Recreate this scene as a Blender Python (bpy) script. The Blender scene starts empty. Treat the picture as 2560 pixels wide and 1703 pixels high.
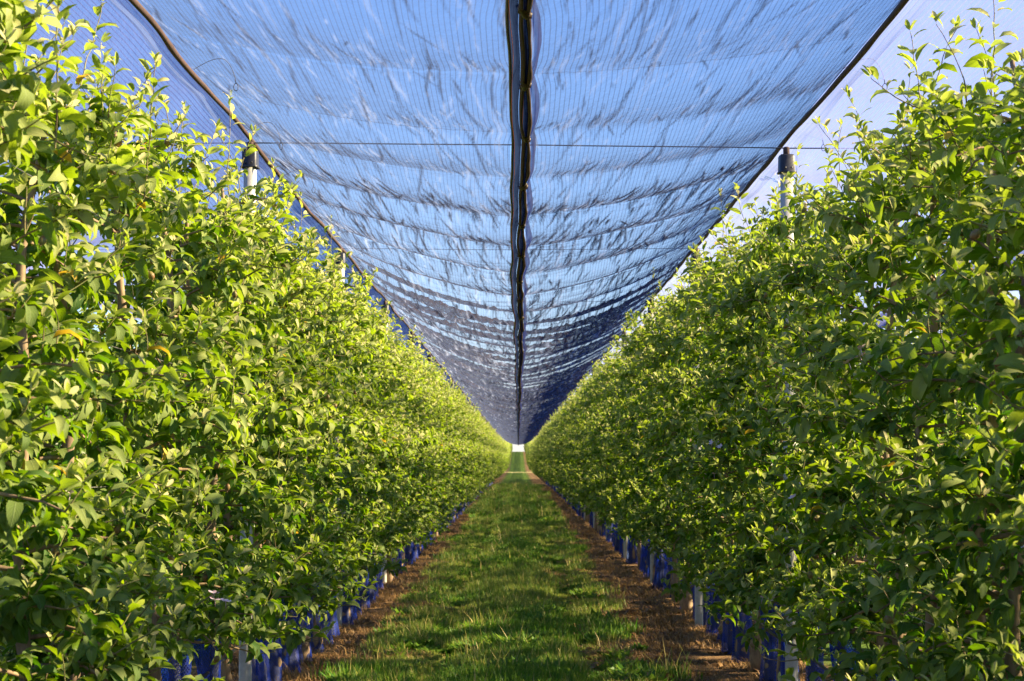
import bpy, math, random
import numpy as np
R = math.radians
rng = np.random.default_rng(7)
random.seed(7)
sc = bpy.context.scene

# ------------------------------------------------------------------ camera, sky, sun, exposure
CAM_H = 1.60
cam_d = bpy.data.cameras.new('camera'); cam = bpy.data.objects.new('camera', cam_d)
sc.collection.objects.link(cam); sc.camera = cam
cam_d.sensor_width = 36.0; cam_d.lens = 36.0 * 5000 / 2560
cam_d.clip_start = 0.1; cam_d.clip_end = 5000
cam.location = (0, 0, CAM_H)
cam.rotation_euler = (R(90 + 3.35), 0, R(0.18))
cam_d.dof.use_dof = True; cam_d.dof.focus_distance = 10.5; cam_d.dof.aperture_fstop = 10.0

SUN_AZ, SUN_EL = R(84), R(27)          # azimuth to the right of the row direction (+Y)
w = bpy.data.worlds.new("World"); sc.world = w; w.use_nodes = True
nt = w.node_tree; nt.nodes.clear()
sky = nt.nodes.new('ShaderNodeTexSky'); sky.sky_type = 'NISHITA'; sky.sun_disc = False
sky.sun_elevation = SUN_EL; sky.sun_rotation = SUN_AZ
sky.altitude = 300; sky.air_density = 1.0; sky.dust_density = 0.4; sky.ozone_density = 3.0
bg = nt.nodes.new('ShaderNodeBackground'); bg.inputs[1].default_value = 0.0505
wo = nt.nodes.new('ShaderNodeOutputWorld')
hs = nt.nodes.new('ShaderNodeHueSaturation'); hs.inputs['Saturation'].default_value = 1.15
nt.links.new(sky.outputs[0], hs.inputs['Color']); mu = nt.nodes.new('ShaderNodeMix'); mu.data_type='RGBA'; mu.blend_type='MULTIPLY'; mu.inputs[0].default_value=1; mu.inputs[7].default_value=(.88,.89,1.13,1)
nt.links.new(hs.outputs[0], mu.inputs[6]); nt.links.new(mu.outputs[2], bg.inputs[0]); nt.links.new(bg.outputs[0], wo.inputs[0])

sun_d = bpy.data.lights.new('sun', 'SUN'); sun_d.energy = 5.0; sun_d.angle = R(0.53)
sun_d.color = (1.0, 0.82, 0.50)
sun = bpy.data.objects.new('sun', sun_d); sc.collection.objects.link(sun)
sun.rotation_euler = (R(90) - SUN_EL, 0, math.pi - SUN_AZ)
sc.view_settings.view_transform = 'Standard'; sc.view_settings.look = 'None'
sc.view_settings.exposure = 2.38; sc.view_settings.gamma = 1.0
sc.cycles.max_bounces = 8; sc.cycles.diffuse_bounces = 3; sc.cycles.glossy_bounces = 2
sc.cycles.transmission_bounces = 5; sc.cycles.transparent_max_bounces = 14
sc.cycles.use_denoising = True

# ------------------------------------------------------------------ helpers
def link(o): sc.collection.objects.link(o); return o
def mesh_from(name, V, F, mats, mat_idx=None, uv=None, attr=None, smooth=True):
    """V (n,3); F list of (m,k) int arrays; uv/attr per vertex"""
    me = bpy.data.meshes.new(name)
    V = np.asarray(V, dtype=np.float32)
    loops = np.concatenate([f.ravel() for f in F]).astype(np.int32)
    tot = np.concatenate([np.full(len(f), f.shape[1]) for f in F]).astype(np.int32)
    start = np.concatenate([[0], np.cumsum(tot)[:-1]]).astype(np.int32)
    me.vertices.add(len(V)); me.vertices.foreach_set('co', V.ravel())
    me.loops.add(len(loops)); me.loops.foreach_set('vertex_index', loops)
    me.polygons.add(len(tot)); me.polygons.foreach_set('loop_start', start); me.polygons.foreach_set('loop_total', tot)
    if smooth: me.polygons.foreach_set('use_smooth', np.ones(len(tot), dtype=bool))
    for m in mats: me.materials.append(m)
    if mat_idx is not None: me.polygons.foreach_set('material_index', np.concatenate(mat_idx).astype(np.int32))
    if uv is not None:
        l = me.uv_layers.new(name='UVMap'); l.data.foreach_set('uv', np.asarray(uv, dtype=np.float32)[loops].ravel())
    if attr is not None:
        for k, a in attr.items():
            at = me.attributes.new(k, 'FLOAT', 'POINT'); at.data.foreach_set('value', np.asarray(a, dtype=np.float32))
    me.update(calc_edges=True); me.validate()
    return me
class MB:
    """collects pieces into ONE mesh"""
    def __init__(s): s.V=[]; s.F={}; s.n=0; s.A=[]; s.U=[]; s.M={}
    def add(s, V, F, a=0.0, uv=None, m=0):
        V = np.asarray(V, float).reshape(-1,3)
        for f in (F if isinstance(F, list) else [F]):
            f = np.asarray(f, int)
            s.F.setdefault(f.shape[1], []).append(f + s.n); s.M.setdefault(f.shape[1], []).append(np.full(len(f), m))
        s.V.append(V); s.n += len(V)
        s.A.append(np.broadcast_to(np.asarray(a, float), (len(V),)) if np.ndim(a)==0 else np.asarray(a,float))
        s.U.append(np.zeros((len(V),2)) if uv is None else np.asarray(uv,float))
    def mesh(s, name, mats, smooth=True):
        ks = list(s.F)
        return mesh_from(name, np.concatenate(s.V), [np.concatenate(s.F[k]) for k in ks], mats,
                         [np.concatenate(s.M[k]) for k in ks], np.concatenate(s.U), {'age_light': np.concatenate(s.A)}, smooth)
    def tube(s, P, rad, n=6, a=0.0, m=0, cap=True):
        P = np.asarray(P, float); k = len(P); rad = np.broadcast_to(rad, (k,))
        T = np.gradient(P, axis=0); T /= np.linalg.norm(T, axis=1)[:,None] + 1e-9
        ref = np.where(np.abs(T[:,2:3])>.9, [[1,0,0]], [[0,0,1]])
        A = np.cross(T, ref); A /= np.linalg.norm(A,axis=1)[:,None]; B = np.cross(T, A)
        th = np.linspace(0, 2*np.pi, n, endpoint=False)
        V = P[:,None] + rad[:,None,None]*(np.cos(th)[None,:,None]*A[:,None] + np.sin(th)[None,:,None]*B[:,None])
        i = np.arange(k-1)[:,None]*n; j = np.arange(n)[None]; j2 = (j+1)%n
        F = np.stack([i+j, i+j2, i+n+j2, i+n+j], -1).reshape(-1,4)
        uv = np.stack([np.broadcast_to(th/6.283,(k,n)), np.broadcast_to(np.linspace(0,1,k)[:,None],(k,n))], -1).reshape(-1,2)
        V = V.reshape(-1,3); Fs = [F]
        if cap:
            V = np.concatenate([V, P[:1], P[-1:]]); uv = np.concatenate([uv, [[0,0],[0,1]]])
            jj = np.arange(n); b = (k-1)*n
            Fs.append(np.concatenate([np.stack([np.full(n,k*n), (jj+1)%n, jj],-1), np.stack([np.full(n,k*n+1), b+jj, b+(jj+1)%n],-1)]))
        s.add(V, Fs, a, uv, m)
def vnoise(x, y, seed=0):
    r = np.random.default_rng(seed).random((257, 257))
    xi = np.floor(x).astype(int); yi = np.floor(y).astype(int); fx = x-xi; fy = y-yi
    fx = fx*fx*(3-2*fx); fy = fy*fy*(3-2*fy)
    a = r[xi%256, yi%256]; b = r[(xi+1)%256, yi%256]; c = r[xi%256, (yi+1)%256]; d = r[(xi+1)%256, (yi+1)%256]
    return a*(1-fx)*(1-fy)+b*fx*(1-fy)+c*(1-fx)*fy+d*fx*fy
def empty(name, loc, label, cat, group=None):
    o = link(bpy.data.objects.new(name, None)); o.location = loc; o.empty_display_size = .2
    o['label'] = label; o['category'] = cat
    if group: o['group'] = group
    return o
def part(name, me, parent=None, loc=(0,0,0)):
    o = link(bpy.data.objects.new(name, me)); o.location = loc
    if parent: o.parent = parent
    return o
def tag(o, label, cat, group=None, kind=None):
    o['label'] = label; o['category'] = cat
    if group: o['group'] = group
    if kind: o['kind'] = kind
    return o
def ground_z(y):
    y = np.asarray(y, float)
    t = np.clip((y-222)/170, 0, 1); return 2.75*t*t*(3-2*t) - np.clip(y-400, 0, 1e9)*.012

# ------------------------------------------------------------------ materials
class NT:
    def __init__(s, name):
        s.m = bpy.data.materials.new(name); s.m.use_nodes = True; s.t = s.m.node_tree; s.t.nodes.clear()
        s.out = s.t.nodes.new('ShaderNodeOutputMaterial')
    def n(s, typ, ins=None, **kw):
        nd = s.t.nodes.new(typ)
        for k, v in kw.items(): setattr(nd, k, v)
        for k, v in (ins or {}).items():
            if isinstance(v, bpy.types.NodeSocket): s.t.links.new(v, nd.inputs[k])
            else: nd.inputs[k].default_value = v
        return nd
    def math(s, op, a, b=0.0, c=None, clamp=False):
        nd = s.n('ShaderNodeMath', {0: a, 1: b}, operation=op, use_clamp=clamp)
        if c is not None:
            if isinstance(c, bpy.types.NodeSocket): s.t.links.new(c, nd.inputs[2])
            else: nd.inputs[2].default_value = c
        return nd.outputs[0]
    def mix(s, f, a, b):
        nd = s.n('ShaderNodeMix', data_type='RGBA')
        for i, v in ((0, f), (6, a), (7, b)):
            if isinstance(v, bpy.types.NodeSocket): s.t.links.new(v, nd.inputs[i])
            else: nd.inputs[i].default_value = v if i == 0 else (*v, 1)
        return nd.outputs[2]
    def ramp(s, f, pts):
        nd = s.n('ShaderNodeValToRGB', {0: f}); e = nd.color_ramp.elements
        while len(e) < len(pts): e.new(.5)
        for el, (p, c) in zip(e, pts): el.position = p; el.color = (*c, 1)
        return nd.outputs[0]
    def attr(s, name): return s.n('ShaderNodeAttribute', attribute_name=name).outputs['Fac']
    def end(s, sh): s.t.links.new(sh, s.out.inputs[0]); return s.m
    def noise(s, vec, scale, detail=3, rough=.55):
        return s.n('ShaderNodeTexNoise', {'Vector': vec, 'Scale': scale, 'Detail': detail, 'Roughness': rough}).outputs[0]
    def mapr(s, v, a, b, c=0.0, d=1.0):
        return s.n('ShaderNodeMapRange', {0: v, 1: a, 2: b, 3: c, 4: d}).outputs[0]

def leaf_mat():
    t = NT('apple_leaf'); age_light = t.attr('age_light')
    uv = t.n('ShaderNodeUVMap').outputs[0]; sp = t.n('ShaderNodeSeparateXYZ', {0: uv})
    u, v = sp.outputs[0], sp.outputs[1]; au = t.math('ABSOLUTE', u)
    oi = t.n('ShaderNodeObjectInfo').outputs['Random']
    top = t.ramp(age_light, [(0,(.008,.050,.003)), (.35,(.034,.112,.003)), (.7,(.20,.28,.018)), (.93,(.26,.36,.09)), (1.0,(.55,.36,.02))])
    bot = t.ramp(age_light, [(0,(.055,.13,.015)), (.5,(.26,.31,.075)), (.93,(.56,.50,.24)), (1.0,(.6,.42,.06))])
    # lateral veins and midrib
    vv = t.math('FRACT', t.math('ADD', t.math('MULTIPLY', v, 8.0), t.math('MULTIPLY', au, -2.4)))
    lv = t.mapr(t.math('ABSOLUTE', t.math('SUBTRACT', vv, .5)), 0, .16, 1, 0)
    mr = t.mapr(au, .03, .11, 1, 0); vein = t.math('MAXIMUM', mr, t.math('MULTIPLY', lv, .45))
    top = t.mix(t.math('MULTIPLY', vein, .35), top, (.16,.26,.05)); bot = t.mix(t.math('MULTIPLY', vein, .3), bot, (.34,.40,.2))
    geo = t.n('ShaderNodeNewGeometry'); bf = geo.outputs['Backfacing']
    col = t.mix(bf, top, bot)
    bump = t.n('ShaderNodeBump', {'Strength': .35, 'Distance': .002, 'Height': t.math('MULTIPLY', vein, -1.0)}).outputs[0]
    pr = t.n('ShaderNodeBsdfPrincipled', {'Base Color': col, 'Roughness': t.mapr(bf, 0, 1, .34, .75), 'Specular IOR Level': .42, 'Normal': bump})
    tc = t.ramp(age_light, [(0,(.10,.28,.004)), (.5,(.40,.57,.008)), (.93,(.55,.66,.08)), (1.0,(.8,.5,.03))])
    tr = t.n('ShaderNodeBsdfTranslucent', {'Color': tc, 'Normal': bump})
    return t.end(t.n('ShaderNodeMixShader', {0: .38, 1: pr.outputs[0], 2: tr.outputs[0]}).outputs[0])
def simple(name, col, rough=.6, var=.25, scale=30, bump=0.0, spec=.3, col2=None, stretch=(1,1,1), metal=0):
    t = NT(name); tc = t.n('ShaderNodeTexCoord').outputs['Object']
    mp = t.n('ShaderNodeMapping', {'Vector': tc, 'Scale': stretch}).outputs[0]
    n = t.noise(mp, scale, 5, .6); c2 = col2 or tuple(c*(1-var) for c in col)
    c = t.mix(t.mapr(n, .35, .65), c2, col)
    ins = {'Base Color': c, 'Roughness': rough, 'Specular IOR Level': spec, 'Metallic': metal}
    if bump: ins['Normal'] = t.n('ShaderNodeBump', {'Strength': .6, 'Distance': bump, 'Height': n}).outputs[0]
    return t.end(t.n('ShaderNodeBsdfPrincipled', ins).outputs[0])
def blade_mat(name, pts, trans, tf=.35):
    t = NT(name); age_light = t.attr('age_light'); c = t.ramp(age_light, pts)
    d = t.n('ShaderNodeBsdfPrincipled', {'Base Color': c, 'Roughness': .5, 'Specular IOR Level': .3})
    tr = t.n('ShaderNodeBsdfTranslucent', {'Color': t.mix(age_light, trans[0], trans[1])})
    return t.end(t.n('ShaderNodeMixShader', {0: tf, 1: d.outputs[0], 2: tr.outputs[0]}).outputs[0])
def net_mat(name, base, line, pitch, thread, glow, brown=0.0, crinkle=.012, fold=False):
    t = NT(name); tc = t.n('ShaderNodeTexCoord').outputs['Object']
    geo = t.n('ShaderNodeNewGeometry'); sp = t.n('ShaderNodeSeparateXYZ', {0: tc})
    mp = t.n('ShaderNodeMapping', {'Vector': tc, 'Scale': (9, 2.6, 9), 'Rotation': (0,0,R(8))}).outputs[0]
    n1 = t.noise(mp, 2.2, 5, .65)
    n2 = t.noise(tc, 38, 3, .6)
    h = t.math('ADD', t.math('MULTIPLY', n1, 1.0), t.math('MULTIPLY', n2, .16))
    nb = t.n('ShaderNodeBump', {'Strength': 1.0, 'Distance': crinkle, 'Height': h}).outputs[0]
    dot = t.n('ShaderNodeVectorMath', {0: nb, 1: geo.outputs['Incoming']}, operation='DOT_PRODUCT').outputs['Value']
    cs = t.math('MAXIMUM', t.math('ABSOLUTE', dot), .035)
    x = t.n('ShaderNodeSeparateXYZ', {0: t.n('ShaderNodeUVMap').outputs[0]}).outputs[0]
    fr = t.math('FRACT', t.math('DIVIDE', x, pitch))
    ln = t.mapr(t.math('ABSOLUTE', t.math('SUBTRACT', fr, .5)), .06, .13, 1, 0)
    a = t.math('ADD', base, t.math('MULTIPLY', ln, line))
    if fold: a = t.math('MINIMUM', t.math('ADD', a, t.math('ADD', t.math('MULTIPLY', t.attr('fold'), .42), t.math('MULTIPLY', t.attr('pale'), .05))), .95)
    trn = t.math('POWER', t.math('SUBTRACT', 1.0, a), t.math('DIVIDE', 1.0, cs))
    al = t.math('SUBTRACT', 1.0, trn)
    dn = t.noise(tc, 1.3, 3)
    tcol = t.mix(t.mapr(dn, .4, .65, 0, brown), thread, (.075,.045,.035))
    df = t.n('ShaderNodeBsdfDiffuse', {'Color': tcol, 'Normal': nb})
    gl = t.mix(t.attr('fold'), t.mix(t.attr('pale'), glow, (.36,.42,.62)), (.012,.012,.02)) if fold else (*glow, 1)  # pale strokes brighten the cloth colour as painted sun glints on threads
    tl = t.n('ShaderNodeBsdfTranslucent', {'Color': gl, 'Normal': nb})
    th = t.n('ShaderNodeMixShader', {0: .5, 1: df.outputs[0], 2: tl.outputs[0]})
    tp = t.n('ShaderNodeBsdfTransparent', {'Color': (1,1,1,1)})
    return t.end(t.n('ShaderNodeMixShader', {0: al, 1: tp.outputs[0], 2: th.outputs[0]}).outputs[0])

M = {}
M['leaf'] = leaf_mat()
M['bark'] = simple('apple_bark', (.36,.25,.15), .85, scale=9, bump=.004, col2=(.17,.115,.08), stretch=(3,3,1))
M['twig'] = simple('green_twig', (.20,.22,.07), .7, scale=20, col2=(.18,.12,.07))
M['fruit'] = simple('young_fruit', (.20,.19,.06), .45, scale=25, col2=(.24,.075,.05))
M['petal'] = simple('blossom_petal', (.80,.72,.78), .6, scale=40, col2=(.75,.42,.55))
M['concrete'] = simple('post_concrete', (.50,.49,.46), .85, scale=22, bump=.001, col2=(.38,.37,.35))
M['cap'] = simple('cap_plastic', (.018,.02,.03), .45, scale=30, bump=.0005, col2=(.03,.03,.038), spec=.5)
M['steel'] = simple('wire_steel', (.30,.29,.30), .45, scale=50, metal=.7)
M['dwire'] = simple('dark_wire', (.05,.05,.07), .6, scale=50)
M['hose'] = simple('hose_black', (.015,.015,.017), .5, scale=20, spec=.5)
M['strap'] = simple('brown_strap', (.095,.055,.045), .8, scale=60, bump=.002, col2=(.05,.032,.03))
M['clip'] = simple('clip_plastic', (.035,.024,.018), .5, scale=60, bump=.001, col2=(.06,.035,.02))
M['orange'] = simple('orange_cord', (.42,.11,.03), .6, scale=60)
M['net'] = net_mat('net_cloth', .105, .10, .024, (.018,.014,.018), (.065,.085,.16), brown=.9, crinkle=.006, fold=True)
M['netside'] = net_mat('net_cloth_side', .19, .24, .024, (.05,.06,.11), (.24,.27,.58), brown=.2, crinkle=.004)  # lighter copy of the net cloth, sunlight on the outer bays put into colour
M['flap'] = net_mat('net_fold', .62, .12, .012, (.010,.014,.03), (.012,.022,.06), brown=.2)
def guard_mat():
    t = NT('guard_mesh'); uv = t.n('ShaderNodeUVMap').outputs[0]
    sp = t.n('ShaderNodeSeparateXYZ', {0: uv}); u, v = sp.outputs[0], sp.outputs[1]
    a = t.math('ADD', u, v); b = t.math('SUBTRACT', u, v)
    def ln(x):
        f = t.math('ABSOLUTE', t.math('SUBTRACT', t.math('FRACT', x), .5)); return t.mapr(f, .09, .17, 1, 0)
    l = t.math('MAXIMUM', ln(a), ln(b))
    al = t.mapr(l, 0, 1, .08, .90)
    d = t.n('ShaderNodeBsdfPrincipled', {'Base Color': (.025,.045,.24,1), 'Roughness': .45})
    tr = t.n('ShaderNodeBsdfTranslucent', {'Color': (.02,.09,.70,1)})
    m = t.n('ShaderNodeMixShader', {0: .4, 1: d.outputs[0], 2: tr.outputs[0]})
    tp = t.n('ShaderNodeBsdfTransparent', {'Color': (.55,.68,1,1)})
    return t.end(t.n('ShaderNodeMixShader', {0: al, 1: tp.outputs[0], 2: m.outputs[0]}).outputs[0])
M['guard'] = guard_mat()
def ground_mat():
    t = NT('orchard_soil'); tc = t.n('ShaderNodeTexCoord').outputs['Object']; sp = t.n('ShaderNodeSeparateXYZ', {0: tc})
    x, y = sp.outputs[0], sp.outputs[1]
    xm = t.math('SUBTRACT', t.math('MODULO', t.math('ADD', x, 1.7+340), 3.4), 1.7)
    n0 = t.noise(tc, 1.6, 4); nf = t.noise(tc, 26, 6, .7); nm = t.noise(tc, 6, 4, .6)
    d = t.math('ADD', t.math('ABSOLUTE', t.math('ADD', xm, .12)), t.math('MULTIPLY', t.math('SUBTRACT', n0, .5), .55))
    g = t.mapr(d, .84, 1.16, 1, 0)
    soil = t.ramp(nf, [(.3,(.06,.036,.02)), (.5,(.16,.095,.045)), (.62,(.30,.18,.08)), (.8,(.46,.31,.15))])
    soil = t.mix(t.mapr(nm, .4, .6), soil, t.ramp(nf, [(.3,(.045,.028,.02)), (.7,(.12,.07,.04))]))
    grass = t.ramp(nf, [(.3,(.02,.045,.006)), (.55,(.07,.125,.015)), (.8,(.2,.21,.05))])
    road = t.math('MULTIPLY', t.math('GREATER_THAN', y, 214.5), t.math('LESS_THAN', y, 222.5))
    c = t.mix(g, soil, grass); c = t.mix(road, c, (.30,.25,.11))
    bp = t.n('ShaderNodeBump', {'Strength': .9, 'Distance': .03, 'Height': t.math('ADD', nf, nm)}).outputs[0]
    return t.end(t.n('ShaderNodeBsdfPrincipled', {'Base Color': c, 'Roughness': .95, 'Specular IOR Level': .1, 'Normal': bp}).outputs[0])
M['ground'] = ground_mat()
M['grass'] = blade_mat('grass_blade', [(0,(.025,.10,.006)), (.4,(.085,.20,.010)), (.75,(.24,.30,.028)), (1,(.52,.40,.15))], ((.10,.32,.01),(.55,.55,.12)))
M['straw'] = blade_mat('dry_straw', [(0,(.14,.075,.03)), (.5,(.28,.16,.06)), (1,(.50,.35,.16))], ((.2,.12,.05),(.5,.36,.16)), .2)

# ------------------------------------------------------------------ ground
xs = np.unique(np.concatenate([np.linspace(-2000,-20,18), np.linspace(-20,-3,18), np.linspace(-3,3,61), np.linspace(3,20,18), np.linspace(20,2000,18)]))
ys = np.unique(np.concatenate([[-300,-100,-30,-10], np.linspace(-4,10,15), np.linspace(10,40,301), np.linspace(40,120,201), np.linspace(120,420,151), np.linspace(420,3000,30)]))
X, Y = np.meshgrid(xs, ys, indexing='ij')
Z = ground_z(Y) + .035*(vnoise(X*1.3+50, Y*.9+40, 3)-.5)*(np.abs(X)<30) + .02*(vnoise(X*6+9, Y*6+9, 4)-.5)*(np.abs(X)<3)
Z += -.03*np.exp(-((np.abs(X)-.62)/.16)**2)
nx, ny = X.shape; I = np.arange(nx*ny).reshape(nx,ny)
F = np.stack([I[:-1,:-1], I[1:,:-1], I[1:,1:], I[:-1,1:]], -1).reshape(-1,4)
g = part('ground', mesh_from('ground', np.stack([X,Y,Z],-1).reshape(-1,3), [F], [M['ground']])); g['kind'] = 'structure'

# ------------------------------------------------------------------ leaves and trees
TT = np.array([0,.22,.5,.78,1.0]); WW = np.array([0,.160,.192,.128,0])
SUB = 12
def leaves_mesh(mb, P, head, el, L, curl, roll, fold, age_light, wmul=None, stem=True):
    """P (n,3) attachment; heading az, start elevation el, curl along rib"""
    n = len(P)
    f = np.stack([np.cos(head), np.sin(head), np.zeros(n)], -1); s0 = np.stack([-np.sin(head), np.cos(head), np.zeros(n)], -1)
    up = np.tile([0,0,1.0], (n,1))
    s = s0*np.cos(roll)[:,None] + up*np.sin(roll)[:,None]; u = up*np.cos(roll)[:,None] - s0*np.sin(roll)[:,None]
    ts = np.linspace(0,1,SUB+1); th = el[:,None] - curl[:,None]*ts[None]**1.15
    dx = np.concatenate([np.zeros((n,1)), np.cumsum((np.cos(th[:,1:])+np.cos(th[:,:-1]))/2/SUB,1)],1)
    dz = np.concatenate([np.zeros((n,1)), np.cumsum((np.sin(th[:,1:])+np.sin(th[:,:-1]))/2/SUB,1)],1)
    ex = np.array([np.interp(TT, ts, r) for r in dx]); ez = np.array([np.interp(TT, ts, r) for r in dz])
    et = np.stack([np.interp(TT, ts, r) for r in th])
    pet = L*.22; e0 = el+.35
    base = P + pet[:,None]*(f*np.cos(e0)[:,None] + u*np.sin(e0)[:,None])
    rib = base[:,None] + L[:,None,None]*(ex[:,:,None]*f[:,None] + ez[:,:,None]*u[:,None])      # n,5,3
    nrm = -np.sin(et)[:,:,None]*f[:,None] + np.cos(et)[:,:,None]*u[:,None]
    ww = L[:,None]*WW[None]*(1 if wmul is None else wmul[:,None])
    wob = 1 + .35*rng.standard_normal((n,5))*.5
    V = np.zeros((n, 13, 3)); UV = np.zeros((n,13,2))
    V[:,0] = rib[:,0]; V[:,10] = rib[:,4]; UV[:,10] = (0,1)
    for k in (1,2,3):
        c, sn = np.cos(fold)[:,None], np.sin(fold*wob[:,k])[:,None]
        q = 1+(k-1)*3
        V[:,q]   = rib[:,k] - s*ww[:,k:k+1]*c + nrm[:,k]*ww[:,k:k+1]*sn
        V[:,q+1] = rib[:,k]
        V[:,q+2] = rib[:,k] + s*ww[:,k:k+1]*c + nrm[:,k]*ww[:,k:k+1]*sn
        UV[:,q] = (-1,TT[k]); UV[:,q+1] = (0,TT[k]); UV[:,q+2] = (1,TT[k])
    V[:,11] = P + s*.0011; V[:,12] = P - s*.0011
    o = np.arange(n)[:,None,None]*13
    quads = np.array([[1,2,5,4],[2,3,6,5],[4,5,8,7],[5,6,9,8]])
    tris = np.array([[0,2,1],[0,3,2],[7,8,10],[8,9,10]] + ([[11,12,0]] if stem else []))
    mb.add(V.reshape(-1,3), [(o+quads[None]).reshape(-1,4), (o+tris[None]).reshape(-1,3)], np.repeat(age_light,13), UV.reshape(-1,2))

def build_tree(seed, lod=1.12):
    r = np.random.default_rng(seed)
    wood = MB(); leaf = MB(); P=[]; H=[]; E=[]; LL=[]; AG=[]; RO=[]; CU=[]
    def lf(p, h, e, L, a, cu=None):
        P.append(p); H.append(h); E.append(e); LL.append(L); AG.append(a); RO.append(r.normal(0,.45)); CU.append(r.uniform(1.3,3.0) if cu is None else cu)
    zz = np.linspace(0, 2.98, 24)
    ph = r.uniform(0,6.28,4)
    tx = .035*np.sin(zz*2.1+ph[0])*zz/2 + .018*np.sin(zz*6+ph[1]); ty = .04*np.sin(zz*1.8+ph[2])*zz/2+.018*np.sin(zz*5+ph[3])
    rad = np.interp(zz, [0,.05,.12,.2,.3,1.2,2.2,2.98], [.045,.05,.062,.062,.029,.026,.018,.008])*(1+.08*r.standard_normal(24))
    zz2 = np.linspace(0,.34,9); 
    wood.tube(np.stack([tx,ty,zz-.03],-1), rad, 9)
    # swollen graft union
    for k in range(5):
        a = r.uniform(0,6.28); q = np.array([tx[1]+.03*math.cos(a), ty[1]+.03*math.sin(a), r.uniform(.12,.2)])
        wood.tube([q+[0,0,-.05],q+[0,0,-.03],q,q+[0,0,.03],q+[0,0,.045]], [.006,.028,.04,.028,.006], 7)
    top = np.array([tx[-1],ty[-1],2.95])
    trunk = lambda z: np.array([np.interp(z,zz,tx), np.interp(z,zz,ty), z])
    ends = []; gr = 1.0
    def rosette(p, az0, n=5, a0=.35, size=1.0):
        for k in range(n):
            lf(p, az0 + r.uniform(-1.7,1.7), r.uniform(-.3,.85), r.uniform(.045,.098)*size*gr, np.clip(r.normal(a0+np.interp(p[2],[.5,1.3,2.2,3],[-.22,-.16,-.02,.12]),.16),0,.85))  # younger leaves on top; the hedge's lower shade is painted into leaf tone
    def shoot(p, d, L, a0=.5, tip=True):
        d = d/np.linalg.norm(d); n = max(3,int(L/.034)); q=[p]; dd = d.copy()
        for k in range(n):
            dd = dd + r.normal(0,.10,3) + [0,0,.03]; dd/=np.linalg.norm(dd); q.append(q[-1]+dd*L/n)
        q = np.array(q); wood.tube(q, np.linspace(.0034,.0014,len(q)), 4, m=1, cap=False)
        az = r.uniform(0,6.28)
        for k in range(1,len(q)):
            az += 2.4+r.normal(0,.3); fr = k/(len(q)-1)
            a = np.clip(a0+np.interp(p[2],[.5,1.3,2.2,3],[-.25,-.16,0,.08])+.42*fr**2+r.normal(0,.08),0,.94)  # tone follows leaf age, plus painted shade towards the hedge foot
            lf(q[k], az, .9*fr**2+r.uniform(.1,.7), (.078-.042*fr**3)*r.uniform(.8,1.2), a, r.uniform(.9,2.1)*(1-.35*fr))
        if tip:
            for k in range(3): lf(q[-1], r.uniform(0,6.28), r.uniform(.9,1.4), r.uniform(.025,.04), .93, .3)
    # limbs
    nl = int(40*lod)
    for i in range(nl):
        z0 = .63 + 2.25*(i+r.uniform(-.4,.4))/nl; az = r.uniform(0,6.28) if r.random()<.45 else (0 if r.random()<.5 else math.pi)+r.normal(0,.6)
        rx = np.interp(z0,[.5,1.4,2.3,2.95],[.50,.48,.40,.24]); ry=.46
        Lm = 1/math.sqrt((math.cos(az)/rx)**2+(math.sin(az)/ry)**2)*r.uniform(.68,1.08)
        el = r.uniform(.1,.75) if z0>1.0 else r.uniform(-.05,.40)
        nn = 7; q=[trunk(z0)]; 
        d = np.array([math.cos(az)*math.cos(el), math.sin(az)*math.cos(el), math.sin(el)])
        for k in range(nn):
            d = d+r.normal(0,.10,3)+[0,0,-.10]; d/=np.linalg.norm(d); q.append(q[-1]+d*Lm*1.05/nn)
        gr = r.uniform(.85,1.12)
        q = np.array(q); wood.tube(q, np.linspace(.010 if z0<1.8 else .007,.0028,len(q)), 5, cap=False)
        m = max(4,int(Lm/.050))
        for k in range(m):
            fr = .18+.82*(k+r.random())/m; p = np.array([np.interp(fr*nn,np.arange(nn+1),q[:,c]) for c in range(3)])
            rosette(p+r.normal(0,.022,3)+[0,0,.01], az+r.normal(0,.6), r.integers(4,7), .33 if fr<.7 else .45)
        dout = np.array([math.cos(az),math.sin(az),r.uniform(.1,.9)])
        shoot(q[-1], dout+r.normal(0,.25,3), r.uniform(.08,.24), .5)
        for k in range(2):
            fr = r.uniform(.45,1)
            p = np.array([np.interp(fr*nn,np.arange(nn+1),q[:,c]) for c in range(3)])
            shoot(p, np.array([math.cos(az)*.7,math.sin(az)*.7,r.uniform(.2,1.3)])+r.normal(0,.4,3), r.uniform(.08,.22), .45)
        ends.append(q[-1])
    for k in range(int(36*lod)):   # spurs straight on the trunk
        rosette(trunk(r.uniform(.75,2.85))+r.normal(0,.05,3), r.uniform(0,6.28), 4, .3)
    for k in range(7):   # upright extension shoots on top
        z0 = r.uniform(2.3,2.9); p = trunk(z0)+np.array([r.normal(0,.10),r.normal(0,.16),0])
        shoot(p, np.array([r.normal(0,.30),r.normal(0,.42),1.1]), r.uniform(.2,.42) if k<5 else r.uniform(.42,.62), .5)
    P=np.array(P); n=len(P); H=np.array(H); E=np.array(E); LL=np.array(LL)*1.42; AG=np.array(AG)
    odd = r.random(n)<.0022; AG[odd]=1.0
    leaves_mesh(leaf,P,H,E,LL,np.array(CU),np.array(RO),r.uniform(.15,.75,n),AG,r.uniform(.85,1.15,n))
    return wood, leaf, np.array(ends), n

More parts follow.
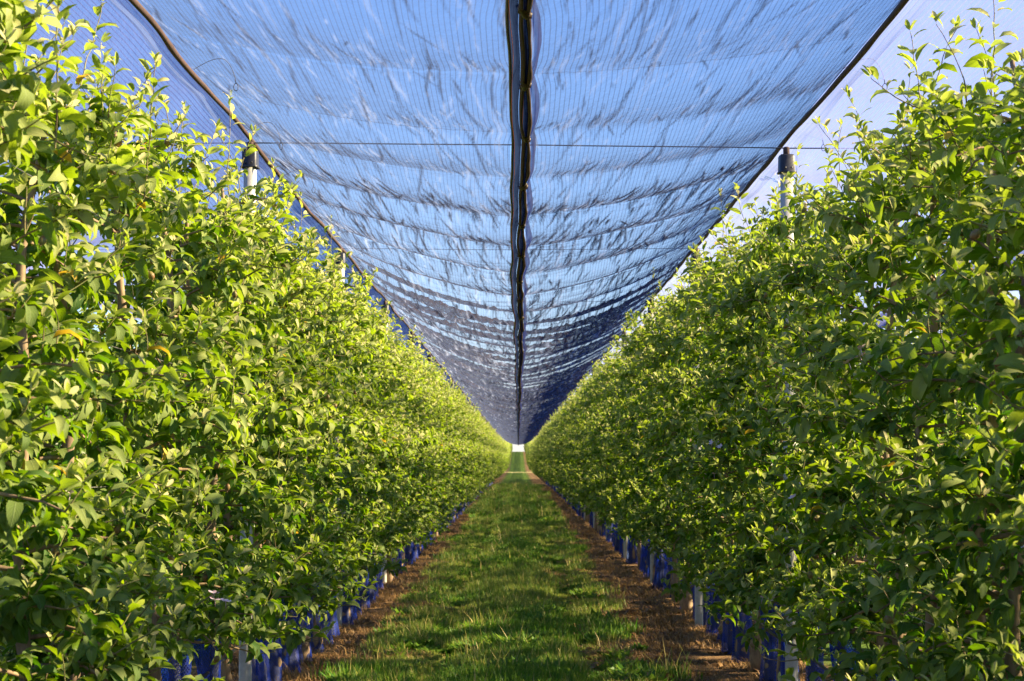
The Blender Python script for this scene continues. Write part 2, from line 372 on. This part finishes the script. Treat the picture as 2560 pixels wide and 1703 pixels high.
def guard_mesh(seed):
    r = np.random.default_rng(seed); mb = MB(); n=40; k=12
    zz = np.linspace(.0,.57+r.uniform(-.04,.05),k); th=np.linspace(0,2*np.pi,n+1); ph=r.uniform(0,6.28,6); lean=r.normal(0,.03,2)
    V=[];U=[]
    for z in zz:
        R0 = np.interp(z,[0,.15,.4,.55],[.090,.070,.058,.078])
        rr = R0*(1+.14*np.sin(3*th+ph[0]+z*3)+.10*np.sin(5*th+ph[1]-z*5)+.05*np.sin(9*th+ph[2]+z*2))
        V.append(np.stack([rr*np.cos(th)+lean[0]*z, rr*1.1*np.sin(th)+lean[1]*z, z+.012*np.sin(4*th+ph[3])*(z>.4)],-1)); U.append(np.stack([th/6.283*34, np.full(n+1,z/.022)],-1))
    V=np.array(V).reshape(-1,3); U=np.array(U).reshape(-1,2); i=np.arange(k-1)[:,None]*(n+1); j=np.arange(n)[None]
    mb.add(V, np.stack([i+j,i+j+1,i+n+1+j+1,i+n+1+j],-1).reshape(-1,4), 0, U)
    return mb.mesh('trunk_guard',[M['guard']])
def fruit_mesh():
    mb = MB()
    mb.tube([(0,0,-.030),(0,0,-.026),(0,0,-.016),(0,0,-.005),(0,0,0)],[.003,.009,.0125,.009,.002],8)
    mb.tube([(0,0,-.001),(.003,.002,.015),(.008,.004,.03)],[.0012]*3,4)
    for k in range(5):
        a=k*1.257; mb.tube([(0.003*math.cos(a),.003*math.sin(a),-.028),(.008*math.cos(a),.008*math.sin(a),-.038)],[.0022,.0005],4)
    return mb.mesh('fruitlet',[M['fruit']])
def blossom_mesh():
    mb = MB(); r=np.random.default_rng(3)
    for c in range(3):
        o=np.array([r.normal(0,.022),r.normal(0,.022),r.normal(0,.012)]); tl=r.normal(0,.4,2)
        for k in range(5):
            a=k*1.257+r.random()*.3; d=np.array([math.cos(a),math.sin(a),0.35+tl[0]*math.cos(a)+tl[1]*math.sin(a)]); s=np.array([-math.sin(a),math.cos(a),0])
            mb.add([o, o+d*.011-s*.009, o+d*.019-s*.006, o+d*.022, o+d*.019+s*.006, o+d*.011+s*.009],[np.array([[0,1,2,3],[0,3,4,5]])])
        mb.tube([o+[0,0,-.03],o],[.001,.0015],4)
    return mb.mesh('blossom',[M['petal']])

NV = 8
variants = []
for i in range(NV):
    wd, lfm, ends, nleaf = build_tree(100+i)
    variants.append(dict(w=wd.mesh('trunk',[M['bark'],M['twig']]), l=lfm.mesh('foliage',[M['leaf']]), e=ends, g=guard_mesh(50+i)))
print('leaves per tree', nleaf)
FR = fruit_mesh(); BL = blossom_mesh()
ROW = 1.70; POST0 = 12.54; POSTS = 6.4; SP = .80
ORD = ['first','second','third','fourth','fifth','sixth','seventh','eighth','ninth','tenth']
for side, sn in ((-1,'left'), (1,'right')):
    cnt = {}
    for i in range(150):
        y = 3.75 + SP*i + random.uniform(-.08,.08)
        x = side*(ROW + random.uniform(-.05,.05) + (.07 if side>0 else 0))
        if abs(y-POST0)<.3 or abs(y-POST0-POSTS)<.2: y += .3
        v = variants[(i*5 + (0 if side<0 else 3) + random.randrange(3)) % NV]
        bay = int(math.floor((y-POST0)/POSTS))        # -2,-1: before the nearest post
        cnt[bay] = cnt.get(bay,-1)+1; k = cnt[bay]
        PN = ['nearest','second nearest','third nearest','fourth nearest']
        if y < POST0:
            kk = sum(cnt[b]+1 for b in cnt)-1
            if kk == 0: lab = f'apple tree at the very edge of the photo, leafy start of the {sn} row'
            else: lab = f'{ORD[kk] if kk<10 else "eleventh"} leafy apple tree from the near end of the {sn} row, before its nearest post'
            grp = f'apple trees of the {sn} row in front of its nearest post'
        elif bay < 2:
            lab = f'{ORD[k]} apple tree behind the {PN[bay]} capped concrete post of the {sn} row'
            grp = f'apple trees of the {sn} row between its posts'
        else:
            lab = f'dense green apple tree farther down the {sn} row, beyond its third nearest post'
            grp = f'apple trees far down the {sn} row'
        t = empty('apple_tree', (x, y, float(ground_z(y))), lab, 'apple tree', grp)
        s = random.uniform(.95,1.05)
        t.rotation_euler = (0,0,(math.pi if random.random()<.5 else 0)+random.uniform(-.2,.2)); t.scale = (s*random.choice((-1,1))*(.80 if side>0 and -.75<y-POST0<.55 else 1), s, (random.uniform(.96,1.05))*float(np.interp(y,[4,8,13,17],[.98,1.0,1.05,1.09] if side>0 else [1.0,1.01,1.02,1.02])))
        part('trunk', v['w'], t); part('foliage', v['l'], t); 
        if random.random() < .82: part('trunk_guard', v['g'], t)
        if y < 15:
            rr = random.Random(i*2+(side>0))
            for q in rr.sample(range(len(v['e'])), 10):
                e = v['e'][q]
                f = part('fruitlet', FR, t, (e[0]*rr.uniform(.8,1.12)+.02, e[1]+rr.uniform(-.05,.05), e[2]-rr.uniform(-.02,.06))); f.scale=(1.15,)*3
                f.rotation_euler=(rr.uniform(-.4,2.6),rr.uniform(-.5,.5),rr.uniform(0,6))
            for _b in range(2):
                e = v['e'][rr.randrange(5,25)]; b = part('blossom', BL, t, (e[0]*1.15, e[1], e[2]+.03)); b.rotation_euler=(rr.uniform(-.5,.5),rr.uniform(-.5,.5),0)

# instancer for things past counting
def scatter(name, pts, rot, scl, idx, meshes, label, cat, mat=None):
    colN = bpy.data.collections.new(name+'_kinds')
    for i, me in enumerate(meshes): colN.objects.link(bpy.data.objects.new('%s_kind_%02d'%(name,i), me))
    me = bpy.data.meshes.new(name); me.vertices.add(len(pts)); me.vertices.foreach_set('co', np.asarray(pts,dtype=np.float32).ravel())
    for nm, tp, dat in (('rot','FLOAT_VECTOR',rot),('scl','FLOAT_VECTOR',scl)):
        a = me.attributes.new(nm,tp,'POINT'); a.data.foreach_set('vector', np.asarray(dat,dtype=np.float32).ravel())
    a = me.attributes.new('idx','INT','POINT'); a.data.foreach_set('value', np.asarray(idx,dtype=np.int32))
    o = link(bpy.data.objects.new(name, me)); tag(o, label, cat, kind='stuff')
    ng = bpy.data.node_groups.new(name,'GeometryNodeTree')
    ng.interface.new_socket('Geometry', in_out='INPUT', socket_type='NodeSocketGeometry'); ng.interface.new_socket('Geometry', in_out='OUTPUT', socket_type='NodeSocketGeometry')
    N = ng.nodes; L = ng.links
    gi=N.new('NodeGroupInput'); go=N.new('NodeGroupOutput'); ip=N.new('GeometryNodeInstanceOnPoints'); ci=N.new('GeometryNodeCollectionInfo')
    ci.inputs['Collection'].default_value = colN; ci.inputs['Separate Children'].default_value=True; ci.inputs['Reset Children'].default_value=True
    def na(nm,tp):
        n=N.new('GeometryNodeInputNamedAttribute'); n.data_type=tp; n.inputs[0].default_value=nm; return n.outputs[0]
    L.new(gi.outputs[0],ip.inputs['Points']); L.new(ci.outputs[0],ip.inputs['Instance']); ip.inputs['Pick Instance'].default_value=True
    L.new(na('idx','INT'),ip.inputs['Instance Index']); L.new(na('scl','FLOAT_VECTOR'),ip.inputs['Scale'])
    e2r=N.new('FunctionNodeEulerToRotation'); L.new(na('rot','FLOAT_VECTOR'),e2r.inputs[0]); L.new(e2r.outputs[0],ip.inputs['Rotation'])
    L.new(ip.outputs[0],go.inputs[0]); md=o.modifiers.new('scatter','NODES'); md.node_group=ng
    return o
stuffmesh=[]
for i in range(4):
    wd, lfm, e, n_ = build_tree(300+i)
    a = MB(); 
    for src, mo in ((wd,0),(lfm,2)):
        for k in src.F: a.F.setdefault(k,[]).extend([f+a.n for f in src.F[k]]); a.M.setdefault(k,[]).extend([m_+mo for m_ in src.M[k]])
        a.V+=src.V; a.A+=src.A; a.U+=src.U; a.n+=src.n
    stuffmesh.append(a.mesh('far_tree',[M['bark'],M['twig'],M['leaf']]))
pts=[]
for sx in (-ROW, ROW):
    y=3.75+SP*150
    while y<213.5: pts.append((sx,y)); y+=SP
    y=224
    while y<392: pts.append((sx,y)); y+=SP
for sx in (-3*ROW, 3*ROW, 5*ROW):
    y=1.0 if abs(sx)<6 else 2.0
    while y<(150 if sx!=5*ROW else 90): pts.append((sx,y)); y+=SP
pts=np.array(pts); n=len(pts)
pts[:,0]+=rng.uniform(-.05,.05,n); pts[:,1]+=rng.uniform(-.1,.1,n)
rz=rng.integers(0,2,n)*math.pi+rng.uniform(-.2,.2,n); s=rng.uniform(.94,1.06,n)
scatter('distant_apple_trees', np.stack([pts[:,0],pts[:,1],ground_z(pts[:,1])],-1), np.stack([0*rz,0*rz,rz],-1), np.stack([s*rng.choice([-1,1],n),s,s],-1), rng.integers(0,4,n), stuffmesh,
        'green mass of apple trees in the far ends of the rows and the rows behind', 'orchard')

# ------------------------------------------------------------------ posts
def post_meshes():
    b = MB(); H=3.50; w_=.036; c=.014
    prof=[(-w_,-w_+c),(-w_+c,-w_),(w_-c,-w_),(w_,-w_+c),(w_,w_-c),(w_-c,w_),(-w_+c,w_),(-w_,w_-c)]
    k=8; zs=[-.1,H]; V=[(x,y,z) for z in zs for x,y in prof]
    F=[[i,(i+1)%k,k+(i+1)%k,k+i] for i in range(k)]
    b.add(V,[np.array(F),np.array([list(range(k,2*k))])])
    pm=b.mesh('shaft',[M['concrete']],False)
    b=MB(); rings=[(.046,H-.075),(.053,H-.077),(.053,H-.066),(.047,H-.06),(.045,H+.03),(.040,H+.042),(.014,H+.044)]
    V=[];
    for r_,z in rings:
        cc=r_*.22
        V+= [(-r_,-r_+cc,z),(-r_+cc,-r_,z),(r_-cc,-r_,z),(r_,-r_+cc,z),(r_,r_-cc,z),(r_-cc,r_,z),(-r_+cc,r_,z),(-r_,r_-cc,z)]
    F=[[q*8+i,q*8+(i+1)%8,q*8+8+(i+1)%8,q*8+8+i] for q in range(len(rings)-1) for i in range(8)]
    b.add(V,[np.array(F),np.array([[(len(rings)-1)*8+i for i in range(8)]])])
    for dx in (-.02,.02): b.tube([(dx,-.046,H-.045),(dx,-.056,H-.045)],[.006,.006],8)
    cm=b.mesh('cap',[M['cap']],False)
    b=MB(); b.tube([(0,0,H+.03),(0,0,H+.05),(0,0,H+.085),(0,0,H+.093)],[.018,.021,.021,.014],12); nm=b.mesh('cap_peg',[M['strap']])
    return pm,cm,nm
pm,cm,nm=post_meshes()
ys_post=[POST0+POSTS*k for k in range(-1,32)]
for side, sn in ((-1,'left'),(1,'right')):
    for k,y in enumerate(ys_post):
        if k==0: lab=f'grey concrete trellis post hidden in leaves near the {sn} photo edge'
        elif k<5: lab=f'{["","nearest","second nearest","third nearest","fourth nearest"][k]} concrete post with black cap standing in the {sn} tree row'
        else: lab=f'distant concrete post with black cap far down the {sn} row'
        o=empty('trellis_post',(side*ROW,y,(-.035 if (side>0 and k==1) else 0)),lab,'post','concrete posts carrying the net' if k<5 else f'distant concrete posts of the {sn} row')
        o.rotation_euler=(0,side*R(-.12),R(-4 if side<0 else 5)+random.uniform(-.04,.04))
        part('shaft',pm,o); c=part('cap',cm,o); part('cap_peg',nm,c)

# ------------------------------------------------------------------ net
ZR=3.625; CL0=9.07; CLS=1.5
def net_z(x, y, fine=True):
    """x relative to the bay centre"""
    u=np.clip(np.abs(x)/ROW,0,1)
    st=np.clip((y-9)/13,0,1); st=st*st*(3-2*st)
    z=ZR-(.28+.38*st)*(.72*(1-u**2)+.28*(1-u))
    ph=(y-CL0-.35*u)/CLS; band=np.floor(ph); amp=.5+vnoise(band*3.7+11, np.sign(x)*2+5+0*x, 5)
    bil=np.abs(np.sin(np.pi*ph))
    env=np.sin(np.pi*np.clip(u*.9+.10,0,1))**.6
    bil=np.sqrt(bil**2+.03); z-= (.018+.085*st)*amp*(bil-.5)*env
    z+= (.012+.02*st)*(vnoise(x*1.3+20, y*.45+7, 8)-.5)*env*2
    fold=0*z
    if fine:
        sgn=np.sign(x); sk=x+sgn*.075*y
        # cross ruffles
        nn=vnoise((sk)/.5+40, (y-.3*u)/.16+3, 41); z+=.007*st*(1-np.abs(2*nn-1))**3
        return z, fold
    z+=.035*(vnoise(x*2.2+30,y*1.1+9,77)-.5)+.012*(vnoise(x*7+30,y*2.2+9,78)-.5)
    return z
def net_panel(x0,x1,cx,dx,dy0,fine,yend,name,mat,y0=2.0):
    xs=np.linspace(x0,x1,max(2,int(abs(x1-x0)/dx)))
    ys=[y0]
    while ys[-1]<yend: ys.append(ys[-1]+dy0*max(1,ys[-1]/22.))
    ys=np.array(ys); X,Y=np.meshgrid(xs,ys,indexing='ij'); Z=net_z(X,Y,fine); at=None
    if fine: at={'fold':Z[1].ravel()}; Z=Z[0]
    # gathers pull the threads sideways at the clips
    ph=(Y-CL0)/CLS; g=np.exp(-((ph-np.round(ph))/.16)**2); XX=X-np.sign(X)*.03*g*np.exp(-np.abs(X)/.35)*np.minimum(1,np.abs(X)/.05)
    if fine:
        r=np.random.default_rng(91 if x1>0 else 92); sg=1 if x1>0 else -1; fo=np.zeros_like(Z); glint=np.zeros_like(Z); dz=np.zeros_like(Z); ax=np.abs(xs)
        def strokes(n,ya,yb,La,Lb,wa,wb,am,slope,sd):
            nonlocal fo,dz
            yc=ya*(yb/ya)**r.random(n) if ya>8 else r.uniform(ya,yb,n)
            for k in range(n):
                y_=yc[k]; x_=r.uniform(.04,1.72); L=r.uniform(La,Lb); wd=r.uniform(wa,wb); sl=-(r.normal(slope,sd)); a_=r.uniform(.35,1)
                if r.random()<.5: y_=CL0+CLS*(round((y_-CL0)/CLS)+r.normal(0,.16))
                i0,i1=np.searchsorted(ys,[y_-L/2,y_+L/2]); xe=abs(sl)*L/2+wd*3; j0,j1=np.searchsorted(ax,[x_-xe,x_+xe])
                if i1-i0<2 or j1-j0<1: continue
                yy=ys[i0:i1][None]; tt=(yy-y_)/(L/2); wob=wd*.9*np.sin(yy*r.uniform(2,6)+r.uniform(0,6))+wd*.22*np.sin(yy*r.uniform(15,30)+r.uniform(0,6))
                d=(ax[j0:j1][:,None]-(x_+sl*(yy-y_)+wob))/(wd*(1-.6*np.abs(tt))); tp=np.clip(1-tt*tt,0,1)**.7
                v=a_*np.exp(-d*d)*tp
                t_=glint if (sd<.041 or sd==.09) else fo
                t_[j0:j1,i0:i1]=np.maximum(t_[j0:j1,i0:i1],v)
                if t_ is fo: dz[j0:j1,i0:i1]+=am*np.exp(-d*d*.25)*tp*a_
        strokes(170,7,20,.3,1.6,.007,.016,0,.05,.03); strokes(1100,8,30,.10,.45,.006,.010,0,.08,.09); strokes(1200,24,110,.3,1.0,.012,.03,0,.08,.03); glint*=np.clip(1.15-.5*(ys[None]<16),0,1)  # light strokes: sunlit thread glints painted into the net colour
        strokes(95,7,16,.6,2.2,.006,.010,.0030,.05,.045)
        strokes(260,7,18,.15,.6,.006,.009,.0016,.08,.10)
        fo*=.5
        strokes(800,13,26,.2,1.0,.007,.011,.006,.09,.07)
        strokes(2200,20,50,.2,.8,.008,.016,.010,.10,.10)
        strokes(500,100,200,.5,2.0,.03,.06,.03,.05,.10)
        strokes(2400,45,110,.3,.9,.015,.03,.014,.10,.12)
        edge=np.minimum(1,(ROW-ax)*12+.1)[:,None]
        Z=Z+dz*edge; at['fold']=np.clip(fo,0,1).ravel(); at['pale']=np.clip(glint*(1-fo),0,1).ravel()
    n1,n2=X.shape; I=np.arange(n1*n2).reshape(n1,n2)
    F=np.stack([I[:-1,:-1],I[1:,:-1],I[1:,1:],I[:-1,1:]],-1).reshape(-1,4)
    V=np.stack([XX+cx,Y,Z],-1).reshape(-1,3); U=np.stack([X,Y],-1).reshape(-1,2)
    return mesh_from(name,V,[F],[mat],uv=U,attr=at)
YE=213.0
net=empty('hail_net',(0,2,3.3),'blue hail net sagging over the grass aisle, joined along its dark centre seam','hail net')
for nm_,a,b in (('net_panel',-.045,-ROW),('net_panel',.05,ROW)):
    part(nm_, net_panel(a,b,0,.009,.02,True,YE,nm_,M['net']), net, (0,-2,-3.3))
ys=np.concatenate([np.arange(2,40,.04),np.arange(40,YE,.2)])
def ribbon(mb,xa,za,xb,zb,Y,seg=3,m=0):
    t=np.linspace(0,1,seg+1)[None]; X=xa[:,None]*(1-t)+xb[:,None]*t; Z=za[:,None]*(1-t)+zb[:,None]*t+0*t; Z=Z-.012*np.sin(np.pi*t)
    V=np.stack([X,np.broadcast_to(Y[:,None],X.shape),Z],-1).reshape(-1,3); n=len(Y); k=seg+1
    I=np.arange(n*k).reshape(n,k); mb.add(V,np.stack([I[:-1,:-1],I[:-1,1:],I[1:,1:],I[1:,:-1]],-1).reshape(-1,4),0,np.stack([X,np.broadcast_to(Y[:,None],X.shape)],-1).reshape(-1,2),m)
zs=net_z(np.full_like(ys,.04),ys,False)
ph=(ys-CL0)/CLS; lens=np.abs(np.sin(np.pi*ph))**.6*(.15+.75*vnoise(np.floor(ph)*1.37+5,ys*0+3,66))*(.7+.6*vnoise(ys*2.3,ys*0+8,67)); meand=.016*(vnoise(ys*.35+3,ys*0+2,61)-.5)*2+.007*(vnoise(ys*1.3+3,ys*0+2,68)-.5)*2+.010
b=MB(); ribbon(b,-.062+meand+.012*vnoise(ys*1.1,ys*0,62),zs+.002,-.004+meand-.012*lens,zs-.035,ys,5); part('seam_fold',b.mesh('seam_fold',[M['flap']]),net,(0,-2,-3.3))
b=MB(); ribbon(b,-.066+meand+.012*vnoise(ys*1.1,ys*0,62),zs-.006,-.050+meand+.012*vnoise(ys*1.1,ys*0,62),zs-.014,ys,2); part('seam_hem',b.mesh('seam_hem',[M['cap']]),net,(0,-2,-3.3))
vn=vnoise(ys*1.7,ys*0+9,63)
b=MB(); ribbon(b,-.004+meand-.010*lens,zs-.04,.018+meand-.010*lens+.014*(vn-.4),zs-.047,ys,3); part('seam_hem',b.mesh('seam_hem',[M['strap']]),net,(0,-2,-3.3))
b=MB(); ribbon(b,.017+meand+.014*lens,zs-.048,.031+meand+.020*lens+.016*(vnoise(ys*2.6,ys*0+31,69)-.35),zs-.05,ys,3); part('seam_hem',b.mesh('seam_hem',[M['strap']]),net,(0,-2,-3.3))
b=MB(); ribbon(b,.034+meand+.020*lens,zs-.035,.055+meand+.040*lens,zs+.004,ys,4); part('seam_fold',b.mesh('seam_fold',[M['netside']]),net,(0,-2,-3.3))
gp=.007*lens*np.clip(vnoise(ys*1.9,ys*0+4,64)*4-2.4,0,1)
b=MB(); ribbon(b,.012+meand-.012*lens-.006*vn+gp,zs-.042,.024+meand+.018*lens,zs-.046,ys,3); part('seam_fold',b.mesh('seam_fold',[M['flap']]),net,(0,-2,-3.3))
b=MB(); yy=np.arange(2,60,.1); b.tube(np.stack([.008+np.interp(yy,ys,meand)+.006*np.sin(yy*2.3),yy,np.interp(yy,ys,zs)-.05],-1),.0016,5); b.tube(np.stack([-.045+np.interp(yy,ys,meand)+.004*np.sin(yy*1.7),yy,np.interp(yy,ys,zs)-.03],-1),.0014,5); part('seam_cord',b.mesh('seam_cord',[M['orange']]),net,(0,-2,-3.3))
b=MB()
b.tube([(0,-.075,0),(0,-.07,.002),(0,-.05,.003),(0,0,.0),(.002,.05,.003),(.002,.075,.0)],[.004,.012,.016,.013,.016,.006],8)
b.tube([(-.016,-.03,0),(.018,-.03,-.004)],[.010,.010],8); b.tube([(-.014,.03,0),(.018,.035,-.004)],[.009,.009],8)
clipm=b.mesh('seam_clip',[M['clip']])
for k in range(-2,72):
    y=CL0+CLS*k; z=float(net_z(np.array([.04]),np.array([y]),False)[0]); mx=float(np.interp(y,ys,meand))
    c=part('seam_clip',clipm,net,(.016+mx,y-2,z-.045-3.3)); c.rotation_euler=(0,0,random.uniform(-.15,.15)); c.scale=(1.35,1.2,1.35)
for cx,nm_,lab in ((-2*ROW,'hail_net','pale blue hail net over the next aisle, beyond the left tree row'),(2*ROW,'hail_net','pale blue hail net over the next aisle, beyond the right tree row')):
    o=empty(nm_,(cx,2,3.3),lab,'hail net')
    for a,b_ in ((-.02,-ROW),(.02,ROW)):
        me=net_panel(a,b_,0,.04,.05,True,150,'net_panel',M['netside']); part('net_panel',me,o,(0,-2,-3.3))
    b=MB(); Y=ys[ys<150]; z2=net_z(np.full_like(Y,.04),Y,False)
    ribbon(b,-.03+0*Y,z2-.004,.03+0*Y+.02*np.sin(Y*2),z2-.02,Y,3); part('seam_hem',b.mesh('seam_hem',[M['flap']]),o,(0,-2,-3.3))
o=empty('hail_net',(4*ROW,2,3.3),'strip of hail net behind the farther row on the right','hail net')
part('net_panel',net_panel(-ROW,ROW,0,.08,.15,False,120,'net_panel',M['netside']),o,(0,-2,-3.3))

# ridge straps along each row with pale reinforcing band and wire loops
M['band']=net_mat('net_band',.10,.06,.006,(.12,.14,.22),(.30,.38,.62),brown=0,crinkle=.002)
for side,sn in ((-1,'left'),(1,'right')):
    Y=np.concatenate([np.arange(2,60,.05),np.arange(60,YE,.3)])
    ph=((Y-POST0)/POSTS)%1; sag=-.035*np.sin(np.pi*ph)
    xx=side*(ROW-.010+.012*(vnoise(Y*1.1+3,0*Y+side,71)-.5)*2); zz=ZR-.015+sag*.4+.006*(vnoise(Y*2.3,0*Y+side,72)-.5)
    o=empty('ridge_strap',(side*ROW,2,ZR),f'brown net strap running over the post caps of the {sn} row','strap')
    b=MB(); b.tube(np.stack([xx,Y,zz],-1),.0125+.004*vnoise(Y*3,0*Y,73),7); part('strap_roll',b.mesh('strap_roll',[M['strap']]),o,(-side*ROW,-2,-ZR))
    b=MB(); ribbon(b,xx,zz+.004,xx+side*.10,net_z(-side*(ROW-.10)+0*Y,Y,False)-.006,Y,2); part('edge_band',b.mesh('edge_band',[M['band']]),o,(-side*ROW,-2,-ZR))
    b=MB()
    th=np.linspace(0,1,14); lx=.22*np.sin(th*1.5)+.0*th; lz=.055*np.sin(th*np.pi*1.15)-.11*np.maximum(0,th-.55)
    b.tube(np.stack([lx if side>0 else lx,th*.02,lz],-1),.0022,5); b.tube(np.stack([.22*np.sin(1.5)+.012*np.sin(th*6.28),.02+0*th,lz[-1]-.02+.02*np.cos(th*6.28)],-1),.0022,5)
    lm=b.mesh('tie_loop',[M['dwire']])
    for k in range(14):
        y=10.32+1.98*k; q=part('tie_loop',lm,o,(-side*.01,y-2,-.005)); q.rotation_euler=(0,0,random.uniform(-.3,.3))
# cross wires
for k in range(1,9):
    y=ys_post[k]
    b=MB(); x_=np.linspace(-5.1,5.1,40); dz=-.035*(x_>0)*np.clip(x_/1.7,0,1) if k==1 else 0*x_
    b.tube(np.stack([x_,0*x_,.0+dz-.012*np.cos(x_/1.7*np.pi/2)**2],-1),.0042 if k==1 else .0028,6)
    lab=('dark wire stretched straight between the nearest pair of post caps under the net' if k==1 else 'thin wire stretched across the aisle between the second pair of posts' if k==2 else 'faint thin wire stretched across the aisle far down the row')
    o=tag(part('cross_wire',b.mesh('cross_wire',[M['dwire']]),None,(0,y,3.585)),lab,'wire','cross wires from post to post' if k<3 else 'faint far cross wires')
# trellis wires and hoses
for side,sn in ((-1,'left'),(1,'right')):
    for z,nm_ in ((.95,'lowest'),(1.49,'middle'),(2.05,'upper'),(2.54,'topmost')):
        b=MB(); Y=np.arange(0,120,.8); b.tube(np.stack([side*(ROW-.07)+0*Y,Y,z-.008*np.sin((Y-POST0)/POSTS*np.pi)**2],-1),.0022,6)
        tag(part('trellis_wire',b.mesh('trellis_wire',[M['steel']])),f'{nm_} steel trellis wire running through the leaves of the {sn} row','wire','trellis wires of the tree rows')
    b=MB(); Y=np.arange(0,120,.3); b.tube(np.stack([side*(ROW-.02)+.006*np.sin(Y*1.3),Y,.47-.03*np.abs(np.sin(Y/.8*np.pi/3))],-1),.009,8)
    tag(part('irrigation_hose',b.mesh('irrigation_hose',[M['hose']])),f'black irrigation hose hung low along the {sn} row above the blue guards','hose')

# ------------------------------------------------------------------ grass and straw
def tuft(seed, nb, hmin, hmax, wd, spread, age_light, dry=.0, lie=0.0, broad=False):
    r=np.random.default_rng(seed); n=nb
    p=np.stack([r.uniform(-spread,spread,n),r.uniform(-spread,spread,n),np.zeros(n)-.005],-1)
    az=r.uniform(0,6.28,n); h=r.uniform(hmin,hmax,n); d=np.stack([np.cos(az),np.sin(az),0*az],-1); s=np.stack([-np.sin(az),np.cos(az),0*az],-1)
    ln=r.uniform(.1,.6,n)+lie; ln=np.minimum(ln,1.5); W=wd*r.uniform(.6,1.3,n)
    c1=np.cos(ln*.5); s1=np.sin(ln*.5); c2=np.cos(np.minimum(ln*1.5,1.5)); s2=np.sin(np.minimum(ln*1.5,1.5))
    m=p+h[:,None]*.5*(d*s1[:,None]+np.array([0,0,1])*c1[:,None]); t=m+h[:,None]*.5*(d*s2[:,None]+np.array([0,0,1])*c2[:,None])
    wm=1.7 if broad else .85
    V=np.stack([p-s*W[:,None]*.5,p+s*W[:,None]*.5,m+s*W[:,None]*.5*wm,m-s*W[:,None]*.5*wm,t],1).reshape(-1,3)
    o=np.arange(n)[:,None]*5; a=np.clip(r.normal(age_light,.16,n),0,.85); a[r.random(n)<dry]=1.0
    mb=MB(); mb.add(V,[o+np.array([[0,1,2,3]]),o+np.array([[3,2,4]])],np.repeat(a,5)); return mb
gm=[tuft(1,190,.05,.13,.006,.15,.22,.02).mesh('g',[M['grass']]), tuft(2,190,.03,.09,.005,.15,.68,.16).mesh('g',[M['grass']]),  # first tuft darker, second yellow-green: plant tones that also paint sun dapples
    tuft(3,150,.06,.17,.0045,.15,.45,.25).mesh('g',[M['grass']]), tuft(4,26,.08,.16,.020,.07,.3,0,.3,True).mesh('g',[M['grass']]),
    tuft(5,90,.02,.05,.012,.12,.25,.02,.7,True).mesh('g',[M['grass']]), tuft(6,16,.12,.26,.006,.12,.6,.6,.0).mesh('g',[M['grass']])]
sm=[tuft(14,26,.03,.07,.022,.16,.1,0,1.2,True).mesh('s',[M['straw']]), tuft(11,120,.05,.14,.004,.16,.5,0,1.1).mesh('s',[M['straw']]), tuft(12,70,.03,.09,.004,.15,.5,0,.4).mesh('s',[M['straw']]), tuft(13,90,.04,.12,.008,.16,.2,0,1.3).mesh('s',[M['straw']])]
def dens_pts(n,y0,y1,x0,x1):
    return np.stack([rng.uniform(x0,x1,n), y0*(y1/y0)**rng.random(n)],-1)
p=dens_pts(9000,11.5,110,-1.25,1.1)
edge=np.abs(p[:,0]+.12)+(vnoise(p[:,0]*2+50,p[:,1]*1.5,81)-.5)*.55
p=p[rng.random(len(p))<np.clip((1.20-edge)/.5,0,1)]
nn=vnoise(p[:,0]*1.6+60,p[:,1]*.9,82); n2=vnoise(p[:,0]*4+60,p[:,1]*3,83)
idx=np.where(nn>.6,0,np.where(nn>.42,2,1)); idx=np.where(n2>.72,3,idx); idx=np.where((n2<.25),4,idx); idx[rng.random(len(p))<.05]=5  # noise patches of lighter tufts paint sun dapples into the grass
s=rng.uniform(.7,1.25,len(p))*np.clip(.65+.7*nn,.5,1.3)*(1-.6*np.exp(-((np.abs(p[:,0]+.06)-.58)/.14)**2))*np.clip(p[:,1]/40,1,1.8)
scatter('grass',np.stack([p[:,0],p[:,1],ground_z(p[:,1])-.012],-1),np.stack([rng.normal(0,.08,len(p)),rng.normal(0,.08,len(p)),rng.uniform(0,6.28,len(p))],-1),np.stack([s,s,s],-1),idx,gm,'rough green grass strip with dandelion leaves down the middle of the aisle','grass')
p=dens_pts(9000,11.5,110,-2.3,2.3)
edge=np.abs(p[:,0]+.12)+(vnoise(p[:,0]*2+50,p[:,1]*1.5,81)-.5)*.4
cl=vnoise(p[:,0]*2+9,p[:,1]*2+9,84)
p=p[(edge>.78)&(rng.random(len(p))<np.clip(cl*1.8-.1,.2,1))]
s=rng.uniform(.7,1.3,len(p))*np.clip(p[:,1]/50,1,1.6)
scatter('dry_grass',np.stack([p[:,0],p[:,1],ground_z(p[:,1])-.005],-1),np.stack([rng.normal(0,.1,len(p)),rng.normal(0,.1,len(p)),rng.uniform(0,6.28,len(p))],-1),np.stack([s,s,s],-1),rng.integers(0,4,len(p)),sm,'brown dry clippings and straw along the foot of the tree rows','dry grass')
